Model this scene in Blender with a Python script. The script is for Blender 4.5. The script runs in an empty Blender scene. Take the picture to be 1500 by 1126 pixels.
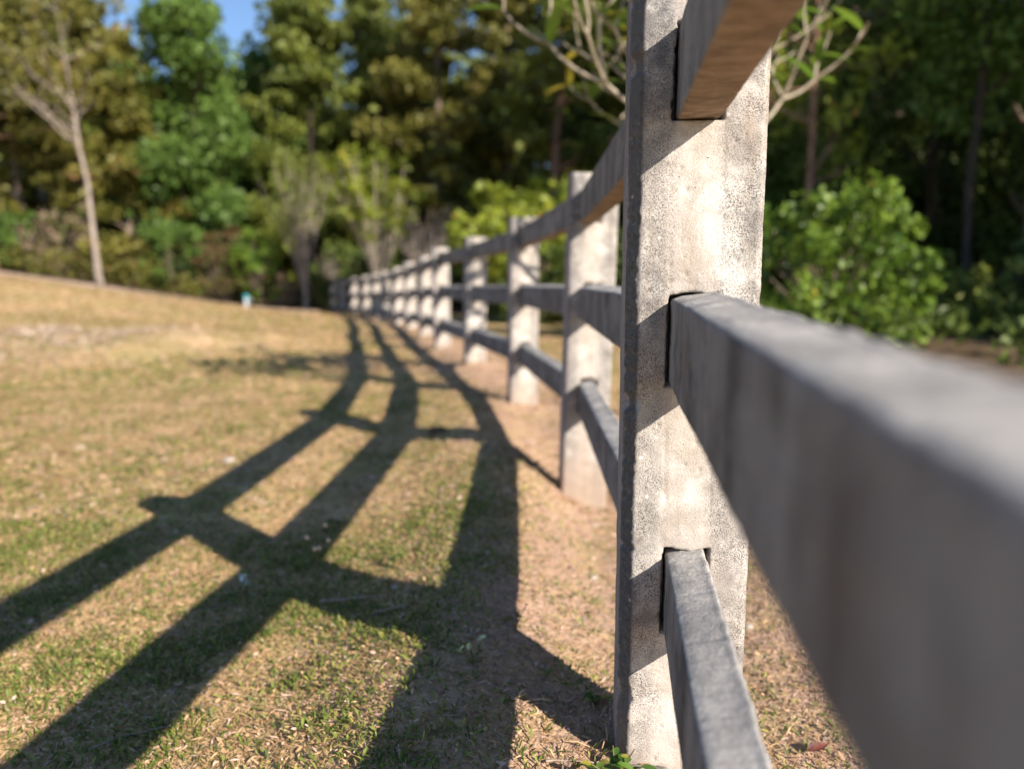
import bpy, math, random
import numpy as np
from mathutils import Vector, Matrix

# ------------------------------------------------------------------ camera, sky, sun, exposure
scn = bpy.context.scene
C = scn.collection
EYE = 0.78
cam_d = bpy.data.cameras.new("camera")
cam_d.sensor_width = 36.0
cam_d.lens = 26.0
cam_d.clip_start = 0.01
cam_d.clip_end = 1500.0
cam_d.dof.use_dof = True
cam_d.dof.focus_distance = 1.04
cam_d.dof.aperture_fstop = 2.0
cam_d.dof.aperture_blades = 0
cam = bpy.data.objects.new("camera", cam_d)
cam.location = (0, 0, EYE)
cam.rotation_euler = (math.radians(90 - 7.99), 0, 0)
C.objects.link(cam)
scn.camera = cam

SUN_EL, SUN_AZ = 29.0, 135.0      # compass bearing of the sun, clockwise from +Y
world = bpy.data.worlds.new("World")
scn.world = world
world.use_nodes = True
wn, wl = world.node_tree.nodes, world.node_tree.links
wn.clear()
sky = wn.new("ShaderNodeTexSky")
sky.sky_type = 'NISHITA'
sky.sun_disc = False
sky.sun_elevation = math.radians(SUN_EL)
sky.sun_rotation = math.radians(SUN_AZ)
sky.air_density = 1.0
sky.altitude = 1500.0
sky.dust_density = 0.05
sky.ozone_density = 3.0
bg = wn.new("ShaderNodeBackground")
bg.inputs[1].default_value = 0.095
wo = wn.new("ShaderNodeOutputWorld")
wl.new(sky.outputs[0], bg.inputs[0]); wl.new(bg.outputs[0], wo.inputs[0])

sun_d = bpy.data.lights.new("sun", 'SUN')
sun_d.energy = 5.0
sun_d.angle = math.radians(0.53)
sun_d.color = (1.0, 0.905, 0.79)
sun = bpy.data.objects.new("sun", sun_d)
az, el = math.radians(SUN_AZ), math.radians(SUN_EL)
to_sun = Vector((math.sin(az) * math.cos(el), math.cos(az) * math.cos(el), math.sin(el)))
sun.rotation_euler = to_sun.to_track_quat('Z', 'Y').to_euler()
C.objects.link(sun)

vs = scn.view_settings
vs.view_transform = 'Standard'; vs.look = 'None'; vs.gamma = 1.0; vs.exposure = 0.95
vs.use_curve_mapping = False
scn.cycles.max_bounces = 5; scn.cycles.diffuse_bounces = 2; scn.cycles.glossy_bounces = 2
scn.cycles.transmission_bounces = 3; scn.cycles.transparent_max_bounces = 4

rng = np.random.default_rng(7)
R = math.radians

# ------------------------------------------------------------------ helpers
def hash2(ix, iy, seed):
    v = np.sin(ix * 127.1 + iy * 311.7 + seed * 74.7) * 43758.5453
    return v - np.floor(v)

def vn(x, y, seed=0):
    """value noise in -1..1"""
    x = np.asarray(x, float); y = np.asarray(y, float)
    ix, iy = np.floor(x), np.floor(y)
    fx, fy = x - ix, y - iy
    fx = fx * fx * (3 - 2 * fx); fy = fy * fy * (3 - 2 * fy)
    a = hash2(ix, iy, seed); b = hash2(ix + 1, iy, seed)
    c = hash2(ix, iy + 1, seed); d = hash2(ix + 1, iy + 1, seed)
    return ((a * (1 - fx) + b * fx) * (1 - fy) + (c * (1 - fx) + d * fx) * fy) * 2 - 1

def fbm(x, y, seed=0, octs=4):
    s, a, t = 0, 1.0, 0
    for o in range(octs):
        s = s + a * vn(x * 2 ** o, y * 2 ** o, seed + o * 13); t += a; a *= .55
    return s / t

def sstep(a, b, x):
    t = np.clip((np.asarray(x, float) - a) / (b - a), 0, 1)
    return t * t * (3 - 2 * t)

def mesh_np(name, V, F, smooth=False, tint=None):
    """V (n,3); F (m,k) array with k = 3 or 4; tint = one value per face"""
    V = np.asarray(V, np.float32); F = np.asarray(F, np.int32)
    m = bpy.data.meshes.new(name)
    n, k = F.shape
    m.vertices.add(len(V)); m.vertices.foreach_set("co", V.ravel())
    m.loops.add(n * k); m.loops.foreach_set("vertex_index", F.ravel())
    m.polygons.add(n)
    m.polygons.foreach_set("loop_start", np.arange(0, n * k, k, dtype=np.int32))
    m.polygons.foreach_set("loop_total", np.full(n, k, np.int32))
    if smooth:
        m.polygons.foreach_set("use_smooth", np.ones(n, bool))
    if tint is not None:
        at = m.attributes.new("tint", 'FLOAT', 'FACE')
        at.data.foreach_set("value", np.asarray(tint, np.float32))
    m.update(calc_edges=True)
    m.validate()
    return m

def obj(name, me, mat=None, parent=None, loc=None):
    o = bpy.data.objects.new(name, me)
    C.objects.link(o)
    if mat is not None and me is not None and not me.materials:
        me.materials.append(mat)
    if parent is not None: o.parent = parent
    if loc is not None: o.location = loc
    return o

def tag(o, label=None, cat=None, group=None, kind=None):
    if label: o["label"] = label
    if cat: o["category"] = cat
    if group: o["group"] = group
    if kind: o["kind"] = kind
    return o

def thing(name, label, cat, loc=(0, 0, 0), group=None, rz=0):
    o = bpy.data.objects.new(name, None)
    o.empty_display_size = .1
    o.location = loc; o.rotation_euler = (0, 0, rz)
    C.objects.link(o)
    return tag(o, label, cat, group)

# ------------------------------------------------------------------ materials
class NT:
    def __init__(s, name):
        s.m = bpy.data.materials.new(name); s.m.use_nodes = True
        s.t = s.m.node_tree; s.t.nodes.clear()
        s.out = s.t.nodes.new("ShaderNodeOutputMaterial")
    def n(s, ty, **kw):
        x = s.t.nodes.new(ty)
        for k, v in kw.items(): setattr(x, k, v)
        return x
    def l(s, a, b): s.t.links.new(a, b)
    def put(s, sock, v):
        if hasattr(v, 'links') or isinstance(v, bpy.types.NodeSocket): s.l(v, sock)
        else:
            if isinstance(v, tuple) and len(v) == 3 and sock.type == 'RGBA': v = v + (1,)
            sock.default_value = v
    def obco(s, scale=(1, 1, 1), off=None):
        tc = s.n("ShaderNodeTexCoord")
        mp = s.n("ShaderNodeMapping"); mp.inputs['Scale'].default_value = scale
        s.l(tc.outputs['Object'], mp.inputs[0])
        if off is not None: s.l(off, mp.inputs['Location'])
        return mp.outputs[0]
    def rand_off(s, amt=20.0):
        oi = s.n("ShaderNodeObjectInfo")
        cb = s.n("ShaderNodeCombineXYZ")
        m = s.math('MULTIPLY', oi.outputs['Random'], amt)
        s.l(m, cb.inputs[0]); s.l(m, cb.inputs[2])
        return cb.outputs[0]
    def noise(s, vec, scale, detail=4, rough=.55, dist=0):
        x = s.n("ShaderNodeTexNoise"); s.l(vec, x.inputs['Vector'])
        x.inputs['Scale'].default_value = scale; x.inputs['Detail'].default_value = detail
        x.inputs['Roughness'].default_value = rough; x.inputs['Distortion'].default_value = dist
        return x.outputs[0]
    def voro(s, vec, scale, feature='F1'):
        x = s.n("ShaderNodeTexVoronoi", feature=feature); s.l(vec, x.inputs['Vector'])
        x.inputs['Scale'].default_value = scale
        return x.outputs[0]
    def ramp(s, v, stops):
        r = s.n("ShaderNodeValToRGB"); s.l(v, r.inputs[0])
        e = r.color_ramp.elements
        while len(e) < len(stops): e.new(.5)
        for i, (p, c) in enumerate(stops):
            e[i].position = p
            e[i].color = (c, c, c, 1) if not isinstance(c, tuple) else c + (1,)
        return r.outputs[0]
    def mix(s, fac, a, b, blend='MIX'):
        x = s.n("ShaderNodeMix", data_type='RGBA', blend_type=blend)
        s.put(x.inputs[0], fac); s.put(x.inputs[6], a); s.put(x.inputs[7], b)
        return x.outputs[2]
    def math(s, op, a, b=None, c=None, clamp=False):
        x = s.n("ShaderNodeMath", operation=op, use_clamp=clamp)
        s.put(x.inputs[0], a)
        if b is not None: s.put(x.inputs[1], b)
        if c is not None: s.put(x.inputs[2], c)
        return x.outputs[0]
    def xyz(s, vec):
        x = s.n("ShaderNodeSeparateXYZ"); s.l(vec, x.inputs[0]); return x.outputs
    def bump(s, h, strength, dist, normal=None):
        b = s.n("ShaderNodeBump"); b.inputs['Strength'].default_value = strength
        b.inputs['Distance'].default_value = dist; s.l(h, b.inputs['Height'])
        if normal is not None: s.l(normal, b.inputs['Normal'])
        return b.outputs[0]
    def pbr(s, col, rough=.9, normal=None, spec=.3):
        p = s.n("ShaderNodeBsdfPrincipled")
        s.put(p.inputs['Base Color'], col); s.put(p.inputs['Roughness'], rough)
        p.inputs['Specular IOR Level'].default_value = spec
        if normal is not None: s.l(normal, p.inputs['Normal'])
        s.l(p.outputs[0], s.out.inputs[0])
        return s.m

def mat_post(arris_shade_k=.95, name="weathered_post_concrete"):
    t = NT(name)
    off = t.rand_off(30)
    v = t.obco(off=off)
    raw = t.xyz(t.obco())
    ax = t.math('ABSOLUTE', raw[0])
    wob = t.math('MULTIPLY', t.math('SUBTRACT', t.noise(v, 26, 3), .5), .02)
    cen = t.ramp(t.math('ADD', ax, t.math('MULTIPLY', wob, 1.6)), [(.022, 1.0), (.046, 0.0)])
    mot = t.noise(v, 11, 6, .68)
    base = t.mix(t.ramp(mot, [(.36, 0.0), (.64, 1.0)]), (.30, .27, .24), (.57, .52, .465))
    base = t.mix(t.math('MULTIPLY', cen, .75), base, t.mix(t.ramp(t.noise(v, 17, 4, .6), [(.35, 0.), (.65, 1.)]), (.47, .395, .325), (.62, .555, .49)))
    # pale laitance and mortar smears
    wh = t.ramp(t.noise(v, 7.5, 5, .62, .6), [(.53, 0.0), (.64, 1.0)])
    base = t.mix(t.math('MULTIPLY', wh, .75), base, (.74, .70, .645))
    dr_ = t.obco((1, 1, .12), off=off)
    drip = t.ramp(t.noise(dr_, 34, 5, .6), [(.54, 0.), (.68, 1.)])
    base = t.mix(t.math('MULTIPLY', drip, .5), base, (.34, .255, .19))
    # grey-black lichen, more on the arrises and towards the head
    edge = t.ramp(ax, [(.035, 0.25), (.085, 1.0)])
    lich = t.ramp(t.noise(v, 19, 7, .72), [(.47, 0.0), (.62, 1.0)])
    base = t.mix(t.math('MULTIPLY', t.math('MULTIPLY', lich, edge), .74), base, (.17, .16, .15))
    # shade painted into the left arris with lit flecks; left side toned as shaded
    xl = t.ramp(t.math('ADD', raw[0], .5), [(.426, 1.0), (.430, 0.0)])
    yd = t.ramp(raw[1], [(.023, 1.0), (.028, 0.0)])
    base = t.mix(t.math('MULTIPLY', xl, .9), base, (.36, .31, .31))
    arris_shade = t.ramp(t.noise(v, 120, 4, .75), [(.36, (.05, .05, .052)), (.62, (.13, .127, .125)), (.74, (.42, .40, .37))])
    base = t.mix(t.math('MULTIPLY', t.math('MULTIPLY', xl, yd), arris_shade_k), base, arris_shade)
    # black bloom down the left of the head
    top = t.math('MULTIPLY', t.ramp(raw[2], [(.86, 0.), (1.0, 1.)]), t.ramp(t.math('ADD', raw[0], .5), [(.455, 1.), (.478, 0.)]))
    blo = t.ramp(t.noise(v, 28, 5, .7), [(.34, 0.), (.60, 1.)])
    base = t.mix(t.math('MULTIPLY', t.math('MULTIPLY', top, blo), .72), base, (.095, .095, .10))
    # sand speckle
    sp = t.ramp(t.noise(v, 520, 2, .6), [(.50, 0.0), (.56, 1.0)])
    spm = t.math('MULTIPLY', sp, t.math('SUBTRACT', .92, t.math('MULTIPLY', cen, .66)))
    spm = t.math('MULTIPLY', spm, t.ramp(t.noise(v, 23, 3, .6), [(.34, .35), (.58, 1.0)]))
    base = t.mix(spm, base, (.115, .105, .10))
    pits = t.ramp(t.voro(v, 70), [(.045, 1.0), (.085, 0.0)])
    pitm = t.math('MULTIPLY', pits, t.ramp(t.noise(v, 30, 2), [(.5, 0.), (.56, 1.)]))
    base = t.mix(pitm, base, (.06, .055, .05))
    # white lichen spots
    ws = t.ramp(t.voro(v, 38), [(.09, 1.0), (.13, 0.0)])
    wsm = t.math('MULTIPLY', ws, t.ramp(t.noise(v, 9, 2), [(.54, 0.), (.58, 1.)]))
    base = t.mix(t.math('MULTIPLY', wsm, .7), base, (.76, .73, .68))
    foot = t.math('MULTIPLY', t.ramp(t.math('ADD', raw[2], t.math('MULTIPLY', t.noise(v, 12, 4), .12)), [(.05, 1.), (.26, 0.)]), .65)
    base = t.mix(foot, base, (.36, .255, .18))
    h = t.math('ADD', t.noise(v, 420, 3, .75), t.math('MULTIPLY', t.noise(v, 90, 4, .6), .6))
    h = t.math('SUBTRACT', h, t.math('MULTIPLY', pitm, 1.0))
    nrm = t.bump(h, .7, .0018)
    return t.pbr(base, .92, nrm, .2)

def mat_rail():
    t = NT("grey_rail_concrete")
    off = t.rand_off(40)
    v = t.obco(off=off)
    vs_ = t.obco((1, 6, .30), off=off)        # vertical run stains along the rail
    vt = t.obco((.7, 9, 1), off=off)          # board marks across the soffit
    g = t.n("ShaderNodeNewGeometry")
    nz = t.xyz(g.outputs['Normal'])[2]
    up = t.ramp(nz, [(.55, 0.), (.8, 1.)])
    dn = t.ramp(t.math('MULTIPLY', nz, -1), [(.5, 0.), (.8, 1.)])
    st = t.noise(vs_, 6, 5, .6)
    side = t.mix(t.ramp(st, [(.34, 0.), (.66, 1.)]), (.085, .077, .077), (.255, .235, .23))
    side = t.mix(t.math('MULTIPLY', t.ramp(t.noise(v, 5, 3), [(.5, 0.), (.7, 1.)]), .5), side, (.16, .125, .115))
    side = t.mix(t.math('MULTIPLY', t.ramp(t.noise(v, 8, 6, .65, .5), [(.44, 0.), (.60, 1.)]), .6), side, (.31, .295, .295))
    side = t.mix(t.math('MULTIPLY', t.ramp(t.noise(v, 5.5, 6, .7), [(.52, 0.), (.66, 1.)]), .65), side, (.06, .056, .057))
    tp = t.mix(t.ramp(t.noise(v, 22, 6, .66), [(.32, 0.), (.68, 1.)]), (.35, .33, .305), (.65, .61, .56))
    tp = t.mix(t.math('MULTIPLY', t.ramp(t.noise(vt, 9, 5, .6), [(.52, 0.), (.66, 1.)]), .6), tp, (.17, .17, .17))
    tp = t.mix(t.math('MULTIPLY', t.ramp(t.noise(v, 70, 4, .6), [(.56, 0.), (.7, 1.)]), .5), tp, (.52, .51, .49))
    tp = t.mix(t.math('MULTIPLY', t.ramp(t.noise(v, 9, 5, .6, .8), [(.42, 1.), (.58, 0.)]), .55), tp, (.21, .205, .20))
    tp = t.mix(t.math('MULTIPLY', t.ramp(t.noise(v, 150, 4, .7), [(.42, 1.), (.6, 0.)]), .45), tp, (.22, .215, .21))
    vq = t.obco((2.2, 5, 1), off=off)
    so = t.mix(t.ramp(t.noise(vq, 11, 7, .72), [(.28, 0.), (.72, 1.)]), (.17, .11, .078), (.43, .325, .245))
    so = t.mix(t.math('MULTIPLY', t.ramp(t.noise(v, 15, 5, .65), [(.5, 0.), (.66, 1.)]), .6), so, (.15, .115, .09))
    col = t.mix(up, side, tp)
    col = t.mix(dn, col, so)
    sp = t.ramp(t.noise(v, 300, 2, .6), [(.58, 0.0), (.7, 1.0)])
    col = t.mix(t.math('MULTIPLY', sp, .55), col, (.10, .10, .10))
    pits = t.ramp(t.voro(v, 60), [(.05, 1.0), (.09, 0.0)])
    pitm = t.math('MULTIPLY', pits, t.ramp(t.noise(v, 26, 2), [(.52, 0.), (.58, 1.)]))
    col = t.mix(pitm, col, (.06, .06, .06))
    h = t.math('ADD', t.noise(v, 190, 4, .7), t.math('MULTIPLY', t.noise(v, 40, 4, .6), 1.6))
    h = t.math('SUBTRACT', h, t.math('MULTIPLY', pitm, 1.0))
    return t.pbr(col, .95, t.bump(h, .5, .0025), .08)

def mat_ground():
    t = NT("dry_lawn_soil")
    v = t.obco()
    big = t.noise(v, .45, 5, .6)
    med = t.noise(v, 2.6, 5, .62)
    fine = t.noise(v, 60, 5, .7)
    straw = t.mix(t.ramp(fine, [(.3, 0.), (.7, 1.)]), (.46, .30, .15), (.76, .53, .29))
    green = t.mix(t.ramp(fine, [(.3, 0.), (.7, 1.)]), (.24, .23, .065), (.48, .43, .14))
    gm = t.ramp(t.math('ADD', t.math('MULTIPLY', big, .55), t.math('MULTIPLY', med, .45)), [(.45, 0.), (.57, 1.)])
    col = t.mix(t.math('MULTIPLY', gm, .8), straw, green)
    pink = t.ramp(t.noise(v, .8, 4, .6), [(.50, 0.), (.66, 1.)])
    col = t.mix(t.math('MULTIPLY', pink, .65), col, (.60, .40, .28))
    # bare sandy soil in the strip under the fence (attribute baked from the fence line)
    at = t.n("ShaderNodeAttribute"); at.attribute_name = "soil"
    soil = t.mix(t.ramp(t.noise(v, 45, 6, .72), [(.3, 0.), (.7, 1.)]), (.29, .17, .11), (.64, .44, .325))
    sm = t.math('MULTIPLY', at.outputs['Fac'], t.ramp(t.noise(v, 7, 4, .6), [(.3, .35), (.55, 1.)]))
    col = t.mix(sm, col, soil)
    ap = t.n("ShaderNodeAttribute"); ap.attribute_name = "pale"
    col = t.mix(t.math('MULTIPLY', ap.outputs['Fac'], t.ramp(t.noise(v, 3, 5, .65), [(.38, .2), (.6, 1.)])), col, (.66, .49, .39))
    h = t.math('ADD', fine, t.math('MULTIPLY', t.noise(v, 18, 4, .6), 2.0))
    return t.pbr(col, .95, t.bump(h, .8, .012), .1)

def mat_leaf(name, c0, c1, c2=None, trans=.3, rough=.55, spec=.35, p2=.85):
    """c0..c1 by the leaf's own tint; a few leaves take c2"""
    t = NT(name)
    at = t.n("ShaderNodeAttribute"); at.attribute_name = "tint"
    col = t.mix(at.outputs['Fac'], c0, c1)
    if c2 is not None:
        col = t.mix(t.ramp(at.outputs['Fac'], [(p2 - .01, 0.), (p2, 1.)]), col, c2)
    p = t.n("ShaderNodeBsdfPrincipled")
    t.l(col, p.inputs['Base Color']); p.inputs['Roughness'].default_value = rough
    p.inputs['Specular IOR Level'].default_value = spec
    tr = t.n("ShaderNodeBsdfTranslucent"); t.l(col, tr.inputs[0])
    ms = t.n("ShaderNodeMixShader"); ms.inputs[0].default_value = trans
    t.l(p.outputs[0], ms.inputs[1]); t.l(tr.outputs[0], ms.inputs[2])
    t.l(ms.outputs[0], t.out.inputs[0])
    return t.m

def mat_bark(name, a, b, sc=14):
    t = NT(name)
    v = t.obco((1, 1, .35))
    n = t.noise(v, sc, 5, .65)
    col = t.mix(t.ramp(n, [(.33, 0.), (.67, 1.)]), a, b)
    return t.pbr(col, .9, t.bump(n, .6, .01), .15)

def mat_plain(name, a, b, sc=20, rough=.8, spec=.3):
    t = NT(name)
    v = t.obco()
    n = t.noise(v, sc, 4, .6)
    return t.pbr(t.mix(t.ramp(n, [(.35, 0.), (.65, 1.)]), a, b), rough, t.bump(n, .3, .003), spec)

M = {
    'post': mat_post(), 'farpost': mat_post(.2, "plain_post_concrete"), 'rail': mat_rail(), 'ground': mat_ground(),
    'straw': mat_leaf("dead_grass_straw", (.27, .15, .07), (.80, .55, .31), (.72, .52, .42), .2, .7, .2, .88),
    'green': mat_leaf("short_green_grass", (.065, .11, .02), (.285, .325, .07), (.44, .39, .10), .35, .55, .3, .93),
    'drytuft': mat_leaf("dry_bank_grass", (.32, .23, .17), (.74, .60, .48), None, .2, .7, .2),
    'broad': mat_leaf("broadleaf_green", (.045, .098, .016), (.17, .265, .05), None, .3),
    'pine': mat_leaf("pine_needle_olive", (.06, .088, .015), (.235, .265, .045), None, .25),
    'dark': mat_leaf("dark_evergreen", (.04, .068, .013), (.155, .205, .038), None, .25),
    'brown': mat_leaf("rusty_conifer", (.075, .085, .014), (.225, .20, .038), (.25, .13, .06), .25, p2=.92),
    'bright': mat_leaf("bright_bush_green", (.045, .11, .012), (.26, .37, .045), (.44, .40, .06), .35, .45, .4, .93),
    'yellow': mat_leaf("yellow_green_leaves", (.12, .17, .015), (.36, .40, .045), (.50, .33, .05), .4, .5, .35, .94),
    'red': mat_leaf("reddish_shrub", (.16, .07, .035), (.12, .15, .045), (.34, .07, .05), .3, p2=.9),
    'twiggy': mat_leaf("dry_brown_shrub", (.17, .12, .08), (.34, .25, .17), (.16, .18, .05), .2, p2=.8),
    'frang': mat_leaf("frangipani_leaf", (.09, .19, .02), (.24, .36, .04), (.45, .38, .04), .45, .4, .5, .9),
    'weed': mat_leaf("small_weed_leaf", (.05, .13, .018), (.15, .27, .04), (.40, .36, .06), .35, .45, .4, .9),
    'floor': mat_plain("forest_leaf_litter", (.05, .036, .022), (.15, .10, .06), 6, .95, .1),
    'path': mat_plain("pale_pink_dirt", (.36, .25, .185), (.56, .42, .33), 3, .95, .1),
    'shadebark': mat_bark("black_shaded_bark", (.03, .024, .02), (.085, .065, .05)),  # shade of the wood put into the bark colour
    'bark': mat_bark("grey_brown_bark", (.10, .075, .055), (.26, .20, .15)),
    'pale': mat_bark("pale_bare_bark", (.17, .135, .11), (.40, .335, .285), 9),
    'redbark': mat_bark("reddish_pine_bark", (.13, .07, .05), (.32, .19, .13)),
    'frbark': mat_bark("beige_frangipani_bark", (.22, .18, .13), (.50, .43, .33), 30),
    'stick': mat_bark("dry_stick", (.20, .14, .10), (.42, .33, .25), 60),
    'stone': mat_plain("pale_stone", (.24, .20, .17), (.44, .38, .33), 50, .9, .2),
    'mortar': mat_plain("grey_mortar", (.17, .155, .14), (.42, .385, .34), 45, .95, .1),
    'pvc': mat_plain("white_pipe", (.42, .45, .48), (.52, .54, .56), 8, .4, .4),
    'teal': mat_plain("teal_plastic", (.02, .30, .34), (.03, .38, .42), 8, .35, .4),
    'petal': mat_plain("white_petal", (.66, .66, .58), (.80, .80, .74), 90, .6, .3),
    'petaly': mat_plain("pale_yellow_petal", (.62, .60, .26), (.74, .72, .40), 90, .6, .3),
    'seed': mat_plain("tan_seed_head", (.42, .30, .20), (.62, .48, .36), 90, .8, .2),
    'stem': mat_plain("brown_stem", (.10, .075, .04), (.20, .16, .08), 60, .8, .2),
    'redleaf': mat_plain("red_brown_fallen_leaf", (.05, .02, .015), (.17, .05, .035), 60, .6, .3),
}

# ------------------------------------------------------------------ fence line and terrain
# front-face centre of each post: x, y, height of the middle rail's top, ground height at its foot
POSTS = []
def fence_line():
    f_, p_ = 1083.0, math.radians(7.99)
    # bearings of the curve: lateral slope x/y at each post, and fall of the middle rail below the eye
    brg = [.244, .1006, .0165, -.0497, -.0930, -.1155, -.1346, -.1522, -.1676, -.1815, -.1955, -.2120, -.2270, -.2400]
    zm = [-.019, -.018, -.026, -.046, -.058, -.094, -.131, -.180, -.223, -.258, -.290, -.325, -.360, -.390]
    gr = [-.765, -.91, -.79, -.725, -.74, -.73, -.75, -.78, -.81, -.85, -.88, -.91, -.94, -.97]
    x, y = .244, 1.0
    P = [(x, y)]
    for b in brg[1:]:
        # point on the line x = b*y at 1.78 m from the last post
        A = b * b + 1; B = -2 * (b * x + y); Cc = x * x + y * y - 1.78 ** 2
        yy = (-B + math.sqrt(B * B - 4 * A * Cc)) / (2 * A)
        x, y = b * yy, yy
        P.append((x, y))
    P.insert(0, (.244 - 1.78 * math.sin(R(7.7)), 1.0 - 1.78 * math.cos(R(7.7))))
    zm.insert(0, -.058); gr.insert(0, -.75)
    for (a, b), z, g in zip(P, zm, gr):
        POSTS.append((a, b, z + EYE, g + EYE))
fence_line()
FX = np.array([p[0] for p in POSTS]); FY = np.array([p[1] for p in POSTS]); FZ = np.array([p[3] for p in POSTS])
_fy = np.concatenate([[-8.0], FY, [40.0, 400.0]])
_fx = np.concatenate([[-1.2], FX, [-9.5, -9.5]])
_fz = np.concatenate([[-.02], FZ, [-.3, -.3]])

def fence_x(y): return np.interp(y, _fy, _fx)

def terrain(x, y, micro=True):
    x = np.asarray(x, float); y = np.asarray(y, float)
    q = fence_x(y) - x                       # metres to the left of the fence
    near = np.exp(-((q + .06) / .24) ** 2)
    zf = np.interp(y, _fy, _fz)
    zb = np.interp(y, [-10, 0, 6, 14, 24, 60], [0, 0, .02, -.01, -.17, -.2])
    z = zf * near + zb * (1 - near)
    z = z + .088 * np.exp(-((q - .34) / .27) ** 2) * (1 - sstep(3.2, 6.5, y)) * sstep(-.5, .6, y)
    rise = .142 * sstep(3.5, 21, y)
    z = z + rise * np.log1p(np.exp((np.clip(q, -20, 30) - 1.8) * 1.6)) / 1.6
    # a low bank of rough dry grass on the left
    ax_, ay_, bx_, by_ = -8.4, 6.2, -3.3, 8.6
    tt = np.clip(((x - ax_) * (bx_ - ax_) + (y - ay_) * (by_ - ay_)) / ((bx_ - ax_) ** 2 + (by_ - ay_) ** 2), 0, 1)
    d2 = (x - ax_ - tt * (bx_ - ax_)) ** 2 + (y - ay_ - tt * (by_ - ay_)) ** 2
    z = z + (.17 + .10 * fbm(x * 1.4, y * 1.4, 53, 3)) * np.exp(-d2 / 1.4)
    z = z + .03 * fbm(x * .6, y * .6, 3, 3) * sstep(1.5, 6, np.hypot(x, y))
    for (fx0, fy0, _, _) in POSTS[:8]:
        z = z + .028 * np.exp(-((x - fx0) ** 2 + (y - fy0 - .05) ** 2) / .03)
    if micro:
        z = z + .006 * fbm(x * 9, y * 9, 5, 3)
    return z

def tz(x, y): return float(terrain(x, y))

def grid_mesh(name, xs, ys, zfun, mask=None):
    X, Y = np.meshgrid(xs, ys)
    Z = zfun(X, Y)
    V = np.stack([X, Y, Z], -1).reshape(-1, 3)
    ny, nx = X.shape
    i = np.arange(ny * nx).reshape(ny, nx)
    F = np.stack([i[:-1, :-1], i[:-1, 1:], i[1:, 1:], i[1:, :-1]], -1).reshape(-1, 4)
    if mask is not None:
        c = V[F].mean(1); F = F[mask(c[:, 0], c[:, 1])]
    return mesh_np(name, V, F, True), V

def graded(pts):
    out = []
    for (a, b, st) in pts:
        out.append(np.arange(a, b - 1e-6, st))
    out.append([pts[-1][1]])
    return np.concatenate(out)

xs = graded([(-400, -60, 34), (-60, -14, 2), (-14, -4, .4), (-4, -1.8, .1), (-1.8, 1.6, .025), (1.6, 5, .12), (5, 20, .6), (20, 60, 4), (60, 400, 34)])
ys = graded([(-300, -20, 28), (-20, -4, 2), (-4, .4, .3), (.4, 3, .025), (3, 7, .08), (7, 14, .2), (14, 30, .5), (30, 70, 3), (70, 480, 41)])
gm, gV = grid_mesh("ground", xs, ys, terrain)
q = np.abs(fence_x(gV[:, 1]) - gV[:, 0] + .12)
soil = 1 - sstep(.25, .75, q + .22 * fbm(gV[:, 0] * 2.2, gV[:, 1] * 2.2, 9, 3))
a_ = gm.attributes.new("soil", 'FLOAT', 'POINT'); a_.data.foreach_set("value", soil.astype(np.float32))
pl_ = np.exp(-((gV[:, 0] + 5.4) / 1.7) ** 2 - ((gV[:, 1] - 7.9) / 1.5) ** 2) * .95
b_ = gm.attributes.new("pale", 'FLOAT', 'POINT'); b_.data.foreach_set("value", pl_.astype(np.float32))
tag(obj("ground", gm, M['ground']), "dry short lawn with straw, green patches and sandy soil", None, None, "structure")

# pale dirt strip along the upper edge of the field, forest floor beyond it and on the right
def edge_y(x): return 21.3 + .10 * (x + 10) + .35 * np.sin(x * .7)
fx_ = np.arange(-60, -4.9, .6)
PV, PF = [], []
for k, x in enumerate(fx_):
    for j in range(5):
        y = edge_y(x) - .5 + (j - 2) * .75 + .2 * float(vn(x * 1.1, j * 2.0, 4))
        PV.append((x, y, tz(x, y) + .035 - (.06 if j in (0, 4) else 0)))
PV = np.array(PV); n5 = len(fx_)
idx = np.arange(n5 * 5).reshape(n5, 5)
PF = np.stack([idx[:-1, :-1], idx[1:, :-1], idx[1:, 1:], idx[:-1, 1:]], -1).reshape(-1, 4)
tag(obj("dirt_path", mesh_np("dirt_path", PV, PF, True), M['path']), "pale pinkish dirt strip along the top of the lawn", None, None, "structure")

def floor_mask(x, y):
    left = (y > edge_y(np.minimum(x, -5)) + .9) & (x < 2.5)
    right = (x > 2.5 + .5 * np.sin(y * 1.3)) & (y > 4.4 + .4 * np.sin(x * 2.1)) | (x > 9)
    back = (y > 19) & (x > -5)
    return left | right | back
fm, fV = grid_mesh("forest_floor", np.arange(-60, 60.1, .5), np.arange(3, 70.1, .5), lambda x, y: terrain(x, y, False) + .045, floor_mask)
tag(obj("forest_floor", fm, M['floor']), "dark leaf litter on the forest floor", None, None, "structure")

# ------------------------------------------------------------------ the concrete fence
W, DP = .178, .112
RH, RW = .122, .058
TOPR, LOWR, HEAD = .350, -.360, .405      # rail tops and post head relative to the middle rail's top

def slot_rows(zm): return [(zm + TOPR, 'a'), (zm, 'b'), (zm + LOWR, 'c')]

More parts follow.
